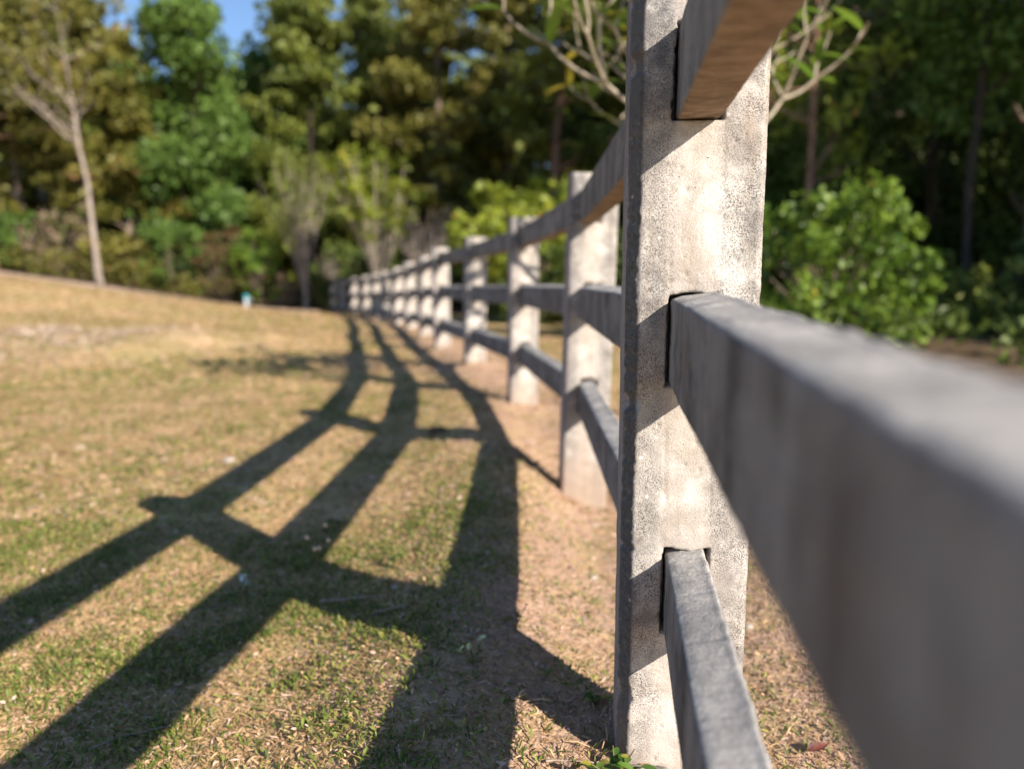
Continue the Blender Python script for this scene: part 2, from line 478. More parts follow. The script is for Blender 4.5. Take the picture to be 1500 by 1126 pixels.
def post_mesh(name, zm, rx, rz, seed, fine):
    H = zm + HEAD
    z0 = -.25
    nz = int((H - z0) / rz)
    zs = np.linspace(z0, H, nz)
    nx = int(W / rx)
    xs_ = np.linspace(-W / 2, W / 2, nx)
    X, Z = np.meshgrid(xs_, zs)
    # chamfered, chipped arrises
    cl = .0130 + .0016 * vn(Z * 9, Z * 0 + 1, seed) + .0024 * fbm(Z * 115, Z * 0 + 3, seed + 1, 3)
    cl = cl + .020 * np.maximum(0, fbm(Z * 19, Z * 0 + 4, seed + 7, 4) - .30) + .012 * np.maximum(0, fbm(Z * 52, Z * 0 + 8, seed + 17, 2) - .42)
    if not fine: cl = cl * .4
    cr = .0075 + .0015 * vn(Z * 40, Z * 0 + 2, seed + 2) + .0012 * vn(Z * 150, Z * 0 + 2, seed + 5)
    dl = X + W / 2; dr = W / 2 - X
    D = np.zeros_like(X)
    D += np.where(dl < cl, (cl - dl) * 1.7 + .0034 * (fine > 0), 0)  # left chamfer cut steep to turn it away from the sun
    D += np.where(dr < cr, (cr - dr) * 1.0, 0)
    ch = np.clip(sstep(cl + .004, cl - .002, dl), 0, 1)
    D += ch * (.0016 * fbm(X * 160, Z * 160, seed + 40, 3) + .0014 * vn(X * 60, Z * 60, seed + 41)) * (1 if fine else .3)
    # face: rough float finish outside, smoother and a little sunk in the middle strip
    cs = .034 + .003 * vn(Z * 14, Z * 0 + 5, seed + 3)
    mid = 1 - sstep(cs - .001, cs + .003, np.abs(X))
    D += .0006 * mid
    D += (1 - .75 * mid) * (.0007 * fbm(X * 150, Z * 150, seed + 4, 3) + .0010 * fbm(X * 14, Z * 14, seed + 6, 2))
    # pocks
    if fine:
        pr = np.random.default_rng(seed)
        for _ in range(110):
            px, pz, pr_ = pr.uniform(-W / 2, W / 2), pr.choice([.12, .3, .52, .83, 1.0]) + pr.normal(0, .05), .0010 + .0022 * pr.uniform() ** 3
            ww = np.abs(Z - pz) < .008
            D[ww] += .003 * np.exp(-((X[ww] - px) ** 2 + (Z[ww] - pz) ** 2) / pr_ ** 2)
    # slots for the rails
    for (zt, k) in slot_rows(zm):
        n1 = .0022 * vn(Z * 40, Z * 0, seed + ord(k)) + .0012 * vn(Z * 120, Z * 0, seed + 2 + ord(k))
        n2 = .0028 * vn(X * 55, X * 0 + 7, seed + 12 + ord(k)) + .0060 * vn(X * 26, X * 0, seed + 5 + ord(k)) + .0018 * vn(X * 95, X * 0, seed + 6 + ord(k))
        gl = .0035 + .0035 * sstep(zt - .02, zt - .07, Z)
        gr_ = .003 + (.006 * sstep(zt - .06, zt - .01, Z) if k == 'c' else 0)
        ww_ = RW * (.92 if k == 'c' else 1) / 2
        din = np.minimum(np.minimum(X + ww_ + gl - n1, ww_ + gr_ + n1 - X), np.minimum(zt + .0055 + n2 - Z, Z - (zt - RH - .002 + n2 * .2)))
        ins = din > 0
        D = D + .05 * sstep(0, .0045, din) + .0012 * np.exp(-np.maximum(0, -din) / .003) * (din <= 0)
        # mortar squeezed out above the pocket
        ms = np.exp(-((Z - zt - .022) / .014) ** 2) * np.exp(-(X / .045) ** 2)
        D -= np.where(ins, 0, .0028 * ms * (1 + .6 * vn(X * 60, Z * 60, seed + 8)))
    Y = D
    front = np.stack([X, Y, Z], -1)
    # the rest of the ring: right side, back, left side
    rest = [(W / 2, DP * .5), (W / 2, DP - .008), (W / 2 - .008, DP), (0, DP), (-W / 2 + .008, DP), (-W / 2, DP - .008), (-W / 2, DP * .5)]
    RR = np.zeros((nz, len(rest), 3))
    for i, (a, b) in enumerate(rest):
        RR[:, i, 0] = a + .0006 * vn(zs * 30, zs * 0 + i, seed); RR[:, i, 1] = b; RR[:, i, 2] = zs
    G_ = np.concatenate([front, RR], 1)
    n = G_.shape[1]
    # rounded head
    top = G_[-1].copy(); cen = np.array([0, DP / 2, 0])
    G_[-1, :, :2] = cen[:2] + (top[:, :2] - cen[:2]) * .985
    V = G_.reshape(-1, 3)
    i = np.arange(nz * n).reshape(nz, n)
    j = np.roll(i, -1, 1)
    F = np.stack([i[:-1], j[:-1], j[1:], i[1:]], -1).reshape(-1, 4)
    # head as strips of quads from front row to back point
    V = np.concatenate([V, [[0, DP / 2, H + .002]]])
    ci = len(V) - 1
    last = i[-1]
    cap = np.stack([last, np.roll(last, -1), np.full(n, ci), np.full(n, ci)], -1)
    m = mesh_np(name, V, F, False)
    # cap as its own triangles
    import bmesh
    bm = bmesh.new(); bm.from_mesh(m); bm.verts.ensure_lookup_table()
    for a, b, c_, _ in cap:
        try: bm.faces.new((bm.verts[a], bm.verts[b], bm.verts[c_]))
        except ValueError: pass
    if fine:
        for f in bm.faces: f.smooth = True
    bm.to_mesh(m); bm.free()
    return m

def rail_mesh(name, L, seed, segs, fine, lean0=.0055, lean1=.0055, sagm=.003):
    """along +y from 0 to L, top surface around z = 0, hanging to -RH; the top leans a little to the left"""
    a, r = RW / 2, .0055
    def corner(cx, cz, a0):
        return [(cx + r * math.cos(R(t)), cz + r * math.sin(R(t))) for t in np.linspace(a0, a0 + 90, 4)]
    lean = lean1
    prof = []
    prof += corner(a - r, -r + lean, 0)
    for k in (.25, 0, -.25): prof.append((RW * k * 1.4, lean * k * 2.8))
    prof += corner(-a + r, -r - lean, 90)
    for k in (.25, .5, .75): prof.append((-a, -lean - (RH - lean) * k))
    prof += corner(-a + r, -RH + r, 180)
    for k in (-.2, .2): prof.append((RW * k, -RH))
    prof += corner(a - r, -RH + r, 270)
    for k in (.75, .5, .25): prof.append((a, -RH * k))
    prof = np.array(prof)
    if fine:      # densify
        pp = []
        for k in range(len(prof)):
            p0, p1 = prof[k], prof[(k + 1) % len(prof)]
            m_ = max(1, int(np.hypot(*(p1 - p0)) / .006))
            for t in range(m_): pp.append(p0 + (p1 - p0) * t / m_)
        prof = np.array(pp)
    n = len(prof)
    ys_ = np.linspace(0, L, segs)
    cen = np.array([0, -RH / 2])
    dirn = prof - cen; dirn = dirn / np.linalg.norm(dirn, axis=1)[:, None]
    ang = np.arctan2(dirn[:, 1], dirn[:, 0])
    A, Yg = np.meshgrid(ang, ys_)
    disp = .0016 * fbm(Yg * 14, A * 1.5 + 9, seed, 3)
    if fine: disp += .0011 * fbm(Yg * 90, A * 9 + 20, seed + 3, 3)
    # the right top arris is crumbled
    cr = np.exp(-((A - math.atan2(RH / 2, a)) / .12) ** 2)
    disp += cr * .0035 * np.maximum(-.2, fbm(Yg * 45, A * 0, seed + 4, 2))
    P = prof[None] + dirn[None] * disp[..., None]
    sag = -sagm * np.sin(np.pi * ys_ / L)
    tw = (lean0 - lean1) * (1 - ys_ / L)
    upw = sstep(-RH, -RH * .3, prof[:, 1])
    P[..., 1] += tw[:, None] * (prof[:, 0] / a * upw)[None]
    V = np.stack([P[..., 0], Yg, P[..., 1] + sag[:, None]], -1).reshape(-1, 3)
    i = np.arange(segs * n).reshape(segs, n); j = np.roll(i, -1, 1)
    F = np.stack([i[:-1], i[1:], j[1:], j[:-1]], -1).reshape(-1, 4)
    m = mesh_np(name, V, F, True)
    import bmesh
    bm = bmesh.new(); bm.from_mesh(m); bm.verts.ensure_lookup_table()
    bm.faces.new([bm.verts[k] for k in i[0]]); bm.faces.new([bm.verts[k] for k in i[-1][::-1]])
    bmesh.ops.recalc_face_normals(bm, faces=bm.faces)
    bm.to_mesh(m); bm.free()
    return m

fence = thing("concrete_fence", "long weathered concrete post and rail fence curving away across the lawn", "fence", (POSTS[1][0], POSTS[1][1], POSTS[1][3]))
FO = Vector(fence.location)
N = len(POSTS)
head = []
for i in range(N - 1):
    head.append(math.atan2(POSTS[i + 1][0] - POSTS[i][0], POSTS[i + 1][1] - POSTS[i][1]))
post_var = {}
zref = .76
for i, (x, y, zm, g) in enumerate(POSTS):
    a = head[0] if i == 0 else head[-1] if i == N - 1 else (head[i - 1] + head[i]) / 2
    fine = i == 1
    if fine: me = post_mesh("post_near", zref, .0023, .0026, 21, 1)
    else:
        k = i % 3
        if k not in post_var: post_var[k] = post_mesh("post_var", zref, .006, .008, 31 + k, 0)
        me = post_var[k]
    o = obj("post", me, M['post' if fine else 'farpost'], fence)
    o.location = Vector((x, y, zm - zref)) - FO
    o.rotation_euler = (R(random.Random(i).uniform(-1., 1.)) if i > 1 else 0, R(random.Random(i + 50).uniform(-1.2, 1.2)) if i > 1 else 0, -a)
    if i == 1: o["label"] = "nearest post, sunlit face with black lichen specks and a chipped left arris"
rail_var = {}
for i in range(N - 1):
    x0, y0, z0, _ = POSTS[i]; x1, y1, z1, _ = POSTS[i + 1]
    for kind, dz in (('a', TOPR), ('b', 0), ('c', LOWR)):
        # both ends sit inside the posts (post origin is on the front face)
        p0 = Vector((x0, y0, z0 + dz)); p1 = Vector((x1, y1, z1 + dz))
        d = (p1 - p0).normalized()
        A0 = p0 + d * .066; B0 = p1 + d * .046
        L = (B0 - A0).length
        if i == 0: me = rail_mesh("rail_near", L, 60 + ord(kind), 330, True, -.001 if kind == "b" else .0055, .0055, 0)
        elif i == 1: me = rail_mesh("rail_second", L, 70 + ord(kind), 120, True)
        else:
            kk = (kind, i % 2)
            if kk not in rail_var: rail_var[kk] = rail_mesh("rail_var", 1.0, 80 + ord(kind) + i, 50, False)
            me = rail_var[kk]
        o = obj("rail", me, M['rail'], fence)
        o.location = A0 - FO
        yaw = -math.atan2(d.x, d.y); pit = math.asin(d.z)
        o.rotation_euler = (pit, 0, yaw)
        o.scale = (.92 if kind == 'c' else 1, L if i > 1 else 1, 1)

# lump of grey mortar round the foot of the nearest post
def blob_mesh(name, rx, ry, rz, seed, amp=.25, nu=22, nv=12):
    u = np.linspace(0, 2 * np.pi, nu, endpoint=False); v = np.linspace(0, np.pi, nv)
    U, Vv = np.meshgrid(u, v)
    x = np.sin(Vv) * np.cos(U); y = np.sin(Vv) * np.sin(U); z = np.cos(Vv)
    k = 1 + amp * (fbm(x * 2 + 5, y * 2 + z * 3, seed, 3))
    V = np.stack([x * rx * k, y * ry * k, z * rz * k], -1).reshape(-1, 3)
    i = np.arange(nv * nu).reshape(nv, nu); j = np.roll(i, -1, 1)
    F = np.stack([i[:-1], i[1:], j[1:], j[:-1]], -1).reshape(-1, 4)
    return mesh_np(name, V, F, True)
px, py, pzm, pg = POSTS[1]
o = obj("mortar_footing", blob_mesh("mortar_footing", .075, .030, .024, 5, .28, 40, 24), M['mortar'], fence)
o.location = Vector((px - .055, py - .012, tz(px - .055, py - .02) - .008)) - FO

# ------------------------------------------------------------------ grass, straw, litter (uncountable)
def blades(name, n, xr, yr, l, w, tilt, mat, label, cat, dens=None, seed=1, tri=False, dz=.002, bend=.3):
    r = np.random.default_rng(seed)
    x = r.uniform(xr[0], xr[1], n); y = r.uniform(yr[0], yr[1], n)
    if dens is not None:
        k = r.uniform(0, 1, n) < dens(x, y); x, y = x[k], y[k]
    n = len(x)
    z = terrain(x, y) + dz
    L = r.uniform(l[0], l[1], n) * r.uniform(.6, 1.2, n); Wd = r.uniform(w[0], w[1], n)
    az_ = r.uniform(0, 2 * np.pi, n); tl = R(1) * r.uniform(tilt[0], tilt[1], n)
    roll = r.normal(0, .5, n)
    d = np.stack([np.cos(az_) * np.cos(tl), np.sin(az_) * np.cos(tl), np.sin(tl)], -1)
    s = np.stack([-np.sin(az_), np.cos(az_), roll], -1); s /= np.linalg.norm(s, axis=1)[:, None]
    b = np.stack([x, y, z + .5 * Wd * np.abs(roll)], -1)
    tip = b + d * L[:, None]
    tip[:, 2] -= bend * L * np.abs(np.sin(tl)) * .5
    mid_ = b + d * L[:, None] * .55
    hw = s * (Wd / 2)[:, None]
    if tri:
        V = np.stack([b - hw * .5, b + hw * .5, mid_ + hw, tip, mid_ - hw], 1).reshape(-1, 3)
        i0 = np.arange(n) * 5
        F = np.concatenate([np.stack([i0, i0 + 1, i0 + 2, i0 + 4], -1), np.stack([i0 + 4, i0 + 2, i0 + 3, i0 + 3], -1)])
        # two quads' worth: use triangles throughout
        F = np.concatenate([np.stack([i0, i0 + 1, i0 + 2], -1), np.stack([i0, i0 + 2, i0 + 4], -1), np.stack([i0 + 4, i0 + 2, i0 + 3], -1)])
        tint = np.tile(r.uniform(0, 1, n), 3)
    else:
        V = np.stack([b - hw, b + hw, tip + hw * .6, tip - hw * .6], 1).reshape(-1, 3)
        F = (np.arange(n) * 4)[:, None] + np.array([0, 1, 2, 3])[None]
        tint = r.uniform(0, 1, n)
    return V, F, tint

def stuff(name, parts, mat, label):
    Vs, Fs, Ts, o_ = [], [], [], 0
    for V, F, t in parts:
        Vs.append(V); Fs.append(F + o_); Ts.append(t); o_ += len(V)
    me = mesh_np(name, np.concatenate(Vs), np.concatenate(Fs), False, np.concatenate(Ts))
    return tag(obj(name, me, mat), label, None, None, "stuff")

def soil_near(x, y):
    return 1 - sstep(.2, .75, np.abs(fence_x(y) - x + .12) + .25 * fbm(x * 2.2, y * 2.2, 9, 3))
def field(x, y): return (y < edge_y(np.minimum(x, -5)) - .4) & ((x < 2.6) | (y < 7.5))
def patch(x, y): return .5 + .5 * fbm(x * 1.1, y * 1.1, 17, 4)
def mid_off(x, y): return 1 - .45 * sstep(2.0, 4.5, y) * (1 - .8 * sstep(.42, .60, .5 + .5 * fbm(x * .45 + 3, y * .45, 19, 3)))
def clump(x, y): return .35 + .65 * sstep(-.25, .35, fbm(x * 7, y * 7, 29, 3))
def d_straw(x, y): return (.45 + .55 * clump(x + 5, y)) * field(x, y) * (1 - .72 * soil_near(x, y)) * (.55 + .45 * sstep(.25, .5, 1 - patch(x, y) + .3))
def d_green(x, y): return clump(x, y) * field(x, y) * (1 - .86 * soil_near(x, y)) * mid_off(x, y) * (.26 + .9 * sstep(.30, .54, patch(x, y) + .16 * fbm(x * 14, y * 14, 23, 2)))

stuff("dead_grass", [
    blades("a", 150000, (-1.7, 1.3), (.72, 2.3), (.008, .024), (.0010, .0030), (-4, 22), None, "", "", d_straw, 11, True),
    blades("a1", 40000, (-1.7, 1.3), (.72, 2.3), (.004, .010), (.002, .0045), (-4, 40), None, "", "", d_straw, 17, True),
    blades("a2", 7000, (-1.7, 1.3), (.72, 2.3), (.008, .018), (.004, .008), (-4, 30), None, "", "", d_straw, 18, True),
    blades("b", 130000, (-4.2, 2.2), (2.3, 5.2), (.016, .045), (.003, .006), (-2, 14), None, "", "", d_straw, 12, True),
    blades("c", 100000, (-9, 2.6), (5.2, 12), (.03, .08), (.006, .012), (0, 16), None, "", "", d_straw, 13, True),
    blades("d", 60000, (-24, -1), (12, 22), (.05, .12), (.012, .022), (0, 18), None, "", "", d_straw, 14, True),
], M['straw'], "tan straw and dead grass lying over the lawn")
stuff("green_grass", [
    blades("a", 185000, (-1.7, 1.3), (.72, 2.3), (.007, .021), (.0020, .0054), (5, 70), None, "", "", d_green, 21, True),
    blades("b", 140000, (-4.2, 2.2), (2.3, 5.2), (.014, .030), (.004, .007), (5, 40), None, "", "", d_green, 22, True),
    blades("c", 95000, (-9, 2.6), (5.2, 12), (.03, .055), (.008, .013), (5, 35), None, "", "", d_green, 23, True),
    blades("d", 40000, (-24, -1), (12, 22), (.05, .09), (.014, .024), (5, 35), None, "", "", d_green, 24, True),
], M['green'], "short green grass growing in patches of the lawn")
def d_bank(x, y):
    ax_, ay_, bx_, by_ = -8.4, 6.2, -3.3, 8.6
    t = np.clip(((x - ax_) * (bx_ - ax_) + (y - ay_) * (by_ - ay_)) / ((bx_ - ax_) ** 2 + (by_ - ay_) ** 2), 0, 1)
    d2 = (x - ax_ - t * (bx_ - ax_)) ** 2 + (y - ay_ - t * (by_ - ay_)) ** 2
    return np.exp(-d2 / 1.3) * sstep(.38, .62, patch(x * 1.3 + 9, y * 1.3)) * sstep(-3.4, -4.8, x)
stuff("dry_bank_grass", [blades("e", 60000, (-10, -2.3), (4.6, 10.2), (.04, .13), (.007, .014), (5, 55), None, "", "", d_bank, 31)],
      M['drytuft'], "pale dry grass on the low bank")
# straggling dry grass round every post foot, dead leaves caught along the fence
def d_foot(x, y):
    d = np.full(x.shape, 9.0)
    for (fx0, fy0, _, _) in POSTS: d = np.minimum(d, np.hypot(x - fx0, y - fy0 - .05))
    return np.exp(-((d - .12) / .07) ** 2) * sstep(-.3, .4, fbm(x * 9, y * 9, 37, 2))
stuff("post_foot_grass", [
    blades("f", 26000, (-.3, .8), (.75, 3.4), (.02, .06), (.0015, .0035), (5, 60), None, "", "", d_foot, 41, True, .001, .8),
    blades("g", 26000, (-4, .8), (3.4, 15), (.04, .10), (.004, .008), (10, 65), None, "", "", d_foot, 42, True, .001, .8),
], M['straw'], "straggling dry grass round the feet of the fence posts")
def d_lit(x, y): return field(x, y) * (.25 + .75 * soil_near(x, y)) * sstep(-.2, .5, fbm(x * 3, y * 3, 43, 2))
stuff("leaf_litter", [
    blades("h", 1500, (-1.7, 1.4), (.75, 3.0), (.012, .030), (.006, .014), (-5, 35), None, "", "", d_lit, 45, True, .004, .5),
    blades("i", 3000, (-4.5, 2.2), (3.0, 8.0), (.02, .05), (.012, .025), (-5, 35), None, "", "", d_lit, 46, True, .004, .5),
], mat_leaf("dead_brown_leaf", (.14, .07, .04), (.46, .29, .19), (.62, .50, .42), .15, .7, .2, .85), "dead brown leaves and bits scattered over the ground")
# crumbs of soil along the fence
def d_soil(x, y): return soil_near(x, y) * .9
def crumbs(n, seed):
    r = np.random.default_rng(seed)
    x = r.uniform(-.6, 1.4, n); y = r.uniform(.75, 3.2, n)
    k = r.uniform(0, 1, n) < d_soil(x, y); x, y = x[k], y[k]; n = len(x)
    s = r.uniform(.0015, .005, n) * r.uniform(.5, 1.3, n)
    base = np.array([(1, 0, -.3), (-.5, .87, -.3), (-.5, -.87, -.3), (0, 0, .9)])
    ca, sa = np.cos(r.uniform(0, 6.3, n)), np.sin(r.uniform(0, 6.3, n))
    B = base[None] * r.uniform(.6, 1.4, (n, 4, 1))
    V = np.stack([B[..., 0] * ca[:, None] - B[..., 1] * sa[:, None], B[..., 0] * sa[:, None] + B[..., 1] * ca[:, None], B[..., 2]], -1) * s[:, None, None]
    V += np.stack([x, y, terrain(x, y) + .001], -1)[:, None]
    F = (np.arange(n) * 4)[:, None, None] + np.array([(0, 1, 3), (1, 2, 3), (2, 0, 3)])[None]
    return V.reshape(-1, 3), F.reshape(-1, 3), np.zeros(n * 3)
Vc, Fc, Tc = crumbs(26000, 3)
tag(obj("soil_crumbs", mesh_np("soil_crumbs", Vc, Fc), mat_plain("sandy_crumb", (.22, .15, .10), (.46, .35, .27), 90, .95, .1)), "loose crumbs of sandy soil under the fence", None, None, "stuff")

# ------------------------------------------------------------------ plants and trees
def tube_np(paths, sides=6):
    """paths: list of (pts (k,3), radii (k))"""
    Vs, Fs, o_ = [], [], 0
    for pts, rad in paths:
        pts = np.asarray(pts, float); rad = np.asarray(rad, float); k = len(pts)
        tg = np.gradient(pts, axis=0); tg /= np.linalg.norm(tg, axis=1)[:, None] + 1e-9
        ref = np.where(np.abs(tg[:, 2:3]) > .9, np.array([[1., 0, 0]]), np.array([[0, 0, 1.]]))
        u = np.cross(tg, ref); u /= np.linalg.norm(u, axis=1)[:, None] + 1e-9
        v = np.cross(tg, u)
        th = np.linspace(0, 2 * np.pi, sides, endpoint=False)
        ring = pts[:, None] + rad[:, None, None] * (np.cos(th)[None, :, None] * u[:, None] + np.sin(th)[None, :, None] * v[:, None])
        i = np.arange(k * sides).reshape(k, sides) + o_; j = np.roll(i, -1, 1)
        Fs.append(np.stack([i[:-1], j[:-1], j[1:], i[1:]], -1).reshape(-1, 4))
        Vs.append(ring.reshape(-1, 3)); o_ += k * sides
    return np.concatenate(Vs), np.concatenate(Fs)

def curve_pts(p0, d, L, k, r, wob, up=0.0):
    pts = [np.array(p0, float)]; d = np.array(d, float); d /= np.linalg.norm(d)
    for _ in range(k):
        d = d + r.normal(0, wob, 3) + np.array([0, 0, up]); d /= np.linalg.norm(d)
        pts.append(pts[-1] + d * L / k)
    return np.array(pts), d

def leaf_cloud(r, centres, radii, per, size, flat=1.0, asp=.55, updir=.4):
    """quads gaussian-spread round clump centres"""
    cs = np.repeat(centres, per, 0); rs = np.repeat(radii, per)
    n = len(cs)
    g = r.normal(0, 1, (n, 3)); g /= np.linalg.norm(g, axis=1)[:, None]
    g *= (r.uniform(0, 1, n) ** .45)[:, None]
    g[:, 2] *= flat
    p = cs + g * rs[:, None]
    d = r.normal(0, 1, (n, 3)); d /= np.linalg.norm(d, axis=1)[:, None]
    nr = r.normal(0, 1, (n, 3)) + np.array([0, 0, updir]) + g * .6
    s = np.cross(nr, d); s /= np.linalg.norm(s, axis=1)[:, None] + 1e-9
    sz = size * r.uniform(.55, 1.35, n)
    a = d * sz[:, None] * .5; b = s * (sz * asp)[:, None] * .5
    V = np.stack([p - a, p + b, p + a, p - b], 1).reshape(-1, 3)
    F = (np.arange(n) * 4)[:, None] + np.array([0, 1, 2, 3])[None]
    # clumps differ in tone as well as leaves
    ct = np.repeat(r.uniform(0, 1, len(centres)), per)
    t = np.clip(.55 * ct + .45 * r.uniform(0, 1, n), 0, .999)
    return V, F, t

def join(parts):
    Vs, Fs, o_ = [], [], 0
    for V, F in parts:
        Vs.append(V); Fs.append(F + o_); o_ += len(V)
    return np.concatenate(Vs), np.concatenate(Fs)

def make_tree(name, label, cat, x, y, h, kind, seed, wid, leaf, bark, nl=7000, group=None, lean=(0, 0), bare=.25, size=.16, trunk_r=None):
    r = np.random.default_rng(seed)
    z = float(terrain(x, y, False)) - .05
    T = thing(name, label, cat, (x, y, z), group)
    tr = trunk_r or h * (.0065 if kind == "bare" else .014) + .03
    k = 9
    hh = np.linspace(0, 1, k + 1)
    tp = np.stack([lean[0] * hh ** 1.3 * h + .012 * h * r.normal(0, 1, k + 1).cumsum() * .35, lean[1] * hh * h + .012 * h * r.normal(0, 1, k + 1).cumsum() * .35, hh * h * .97], -1)
    tp[:, :2] -= tp[0, :2]
    paths = [(tp, tr * (1.05 - .92 * hh ** .9) * np.where(hh == 0, 1.3, 1))]
    centres, radii = [], []
    def at(t): return np.array([np.interp(t, hh, tp[:, c_]) for c_ in range(3)])
    if kind == 'pine':
        nb = int(26 + h * 1.5)
        for b in range(nb):
            t = bare + (1 - bare) * (b + r.uniform(0, 1)) / nb
            prof = (1 - ((t - bare) / (1 - bare)) ** 1.4) * .9 + .14
            Lb = wid * prof * r.uniform(.6, 1.15)
            an = r.uniform(0, 2 * np.pi)
            p0 = at(t * .98)
            pts, _ = curve_pts(p0, (math.cos(an), math.sin(an), r.uniform(-.05, .35)), Lb, 4, r, .12, .05)
            paths.append((pts, np.linspace(tr * .28, tr * .06, 5)))
            for s_ in (.45, .75, 1.0):
                if r.uniform() < .9:
                    q_ = np.array([np.interp(s_, np.linspace(0, 1, 5), pts[:, c_]) for c_ in range(3)])
                    centres.append(q_ + r.normal(0, .12, 3)); radii.append(wid * r.uniform(.16, .30))
        flat = .5
    elif kind == 'broad':
        nb = int(14 + h)
        for b in range(nb):
            t = bare + (.92 - bare) * (b + r.uniform(0, 1)) / nb
            an = r.uniform(0, 2 * np.pi)
            prof = math.sin(math.pi * (.12 + .80 * (t - bare) / (1 - bare))) ** .7
            Lb = wid * prof * r.uniform(.65, 1.1)
            pts, _ = curve_pts(at(t), (math.cos(an), math.sin(an), r.uniform(.2, .8)), Lb, 4, r, .15, .06)
            paths.append((pts, np.linspace(tr * .4, tr * .07, 5)))
            for s_ in (.5, .8, 1.05):
                q_ = pts[0] + (pts[-1] - pts[0]) * s_
                centres.append(q_ + r.normal(0, .25, 3)); radii.append(wid * r.uniform(.20, .38))
        centres.append(tp[-1]); radii.append(wid * .3)
        flat = .8
    elif kind == 'bare':
        flat = 1
        for b in range(16):
            t = r.uniform(bare, .95); an = r.uniform(0, 2 * np.pi)
            Lb = wid * r.uniform(.5, 1.1) * (1.15 - t * .6)
            pts, dd = curve_pts(at(t), (math.cos(an), math.sin(an), r.uniform(.3, .9)), Lb, 5, r, .16, .04)
            paths.append((pts, np.linspace(tr * .38, tr * .05, 6)))
            for s_ in range(4):
                q_ = pts[r.integers(2, 6)]
                p2, _ = curve_pts(q_, dd + r.normal(0, .6, 3), Lb * .45, 3, r, .2, .05)
                paths.append((p2, np.linspace(tr * .12, tr * .03, 4)))
                centres.append(p2[-1]); radii.append(wid * .2)
    centres = np.array(centres); radii = np.array(radii)
    V, F = tube_np(paths, 7)
    obj("trunk", mesh_np("trunk", V, F, True), M[bark], T)
    per = max(3, int(nl * 2.1 / len(centres)))
    V, F, t = leaf_cloud(r, centres, radii, per, size, flat)
    obj("crown", mesh_np("crown", V, F, False, t), M[leaf], T)
    return T

def make_bush(name, label, x, y, h, wid, leaf, bark, seed, nl=4000, size=.09, ncl=34, cat="bush", low=.12):
    r = np.random.default_rng(seed)
    z = float(terrain(x, y, False)) - .03
    T = thing(name, label, cat, (x, y, z))
    paths, centres, radii = [], [], []
    for b in range(ncl):
        an = r.uniform(0, 2 * np.pi); rr = wid * math.sqrt(r.uniform(0, 1)) * .8
        hz = h * (low + (.86 - low) * r.uniform(0, 1) ** .8) * (1 - .35 * (rr / wid) ** 2)
        c_ = np.array([rr * math.cos(an), rr * math.sin(an), hz])
        pts = np.array([(0, 0, 0), c_ * (.4, .4, .5) + r.normal(0, .04, 3), c_])
        paths.append((pts, np.array([.022, .014, .006]) * (.6 + h * .25)))
        centres.append(c_); radii.append(wid * r.uniform(.16, .36))
        if b % 2 == 0:          # a shoot standing clear of the mass
            d_ = c_ + np.array([math.cos(an), math.sin(an), r.uniform(.2, 1.2)]) * wid * r.uniform(.2, .42)
            paths.append((np.array([c_, (c_ + d_) / 2 + r.normal(0, .02, 3), d_]), np.array([.007, .005, .003])))
            centres.append(d_); radii.append(wid * r.uniform(.07, .15))
    V, F = tube_np(paths, 5)
    obj("stem", mesh_np("stem", V, F, True), M[bark], T)
    V, F, t = leaf_cloud(r, np.array(centres), np.array(radii), int(nl / len(centres)), size, .9, .6)
    V[:, 2] = np.maximum(V[:, 2], .02)
    obj("foliage", mesh_np("foliage", V, F, False, t), M[leaf], T)
    return T

def leaf_blade(L, Wd, fold=.15, droop=.2, k=7):
    """a pointed-oval leaf along +x with a raised rim and a drooping tip"""
    V, F = [], []
    for i in range(k + 1):
        t = i / k
        w = Wd * .5 * math.sin(math.pi * (.04 + .93 * t) ** .85) ** .8
        zc = -droop * L * t * t
        V += [(L * t, -w, zc + fold * w), (L * t, 0, zc), (L * t, w, zc + fold * w)]
    for i in range(k):
        a = i * 3
        F += [(a, a + 1, a + 4, a + 3), (a + 1, a + 2, a + 5, a + 4)]
    return np.array(V), np.array(F)

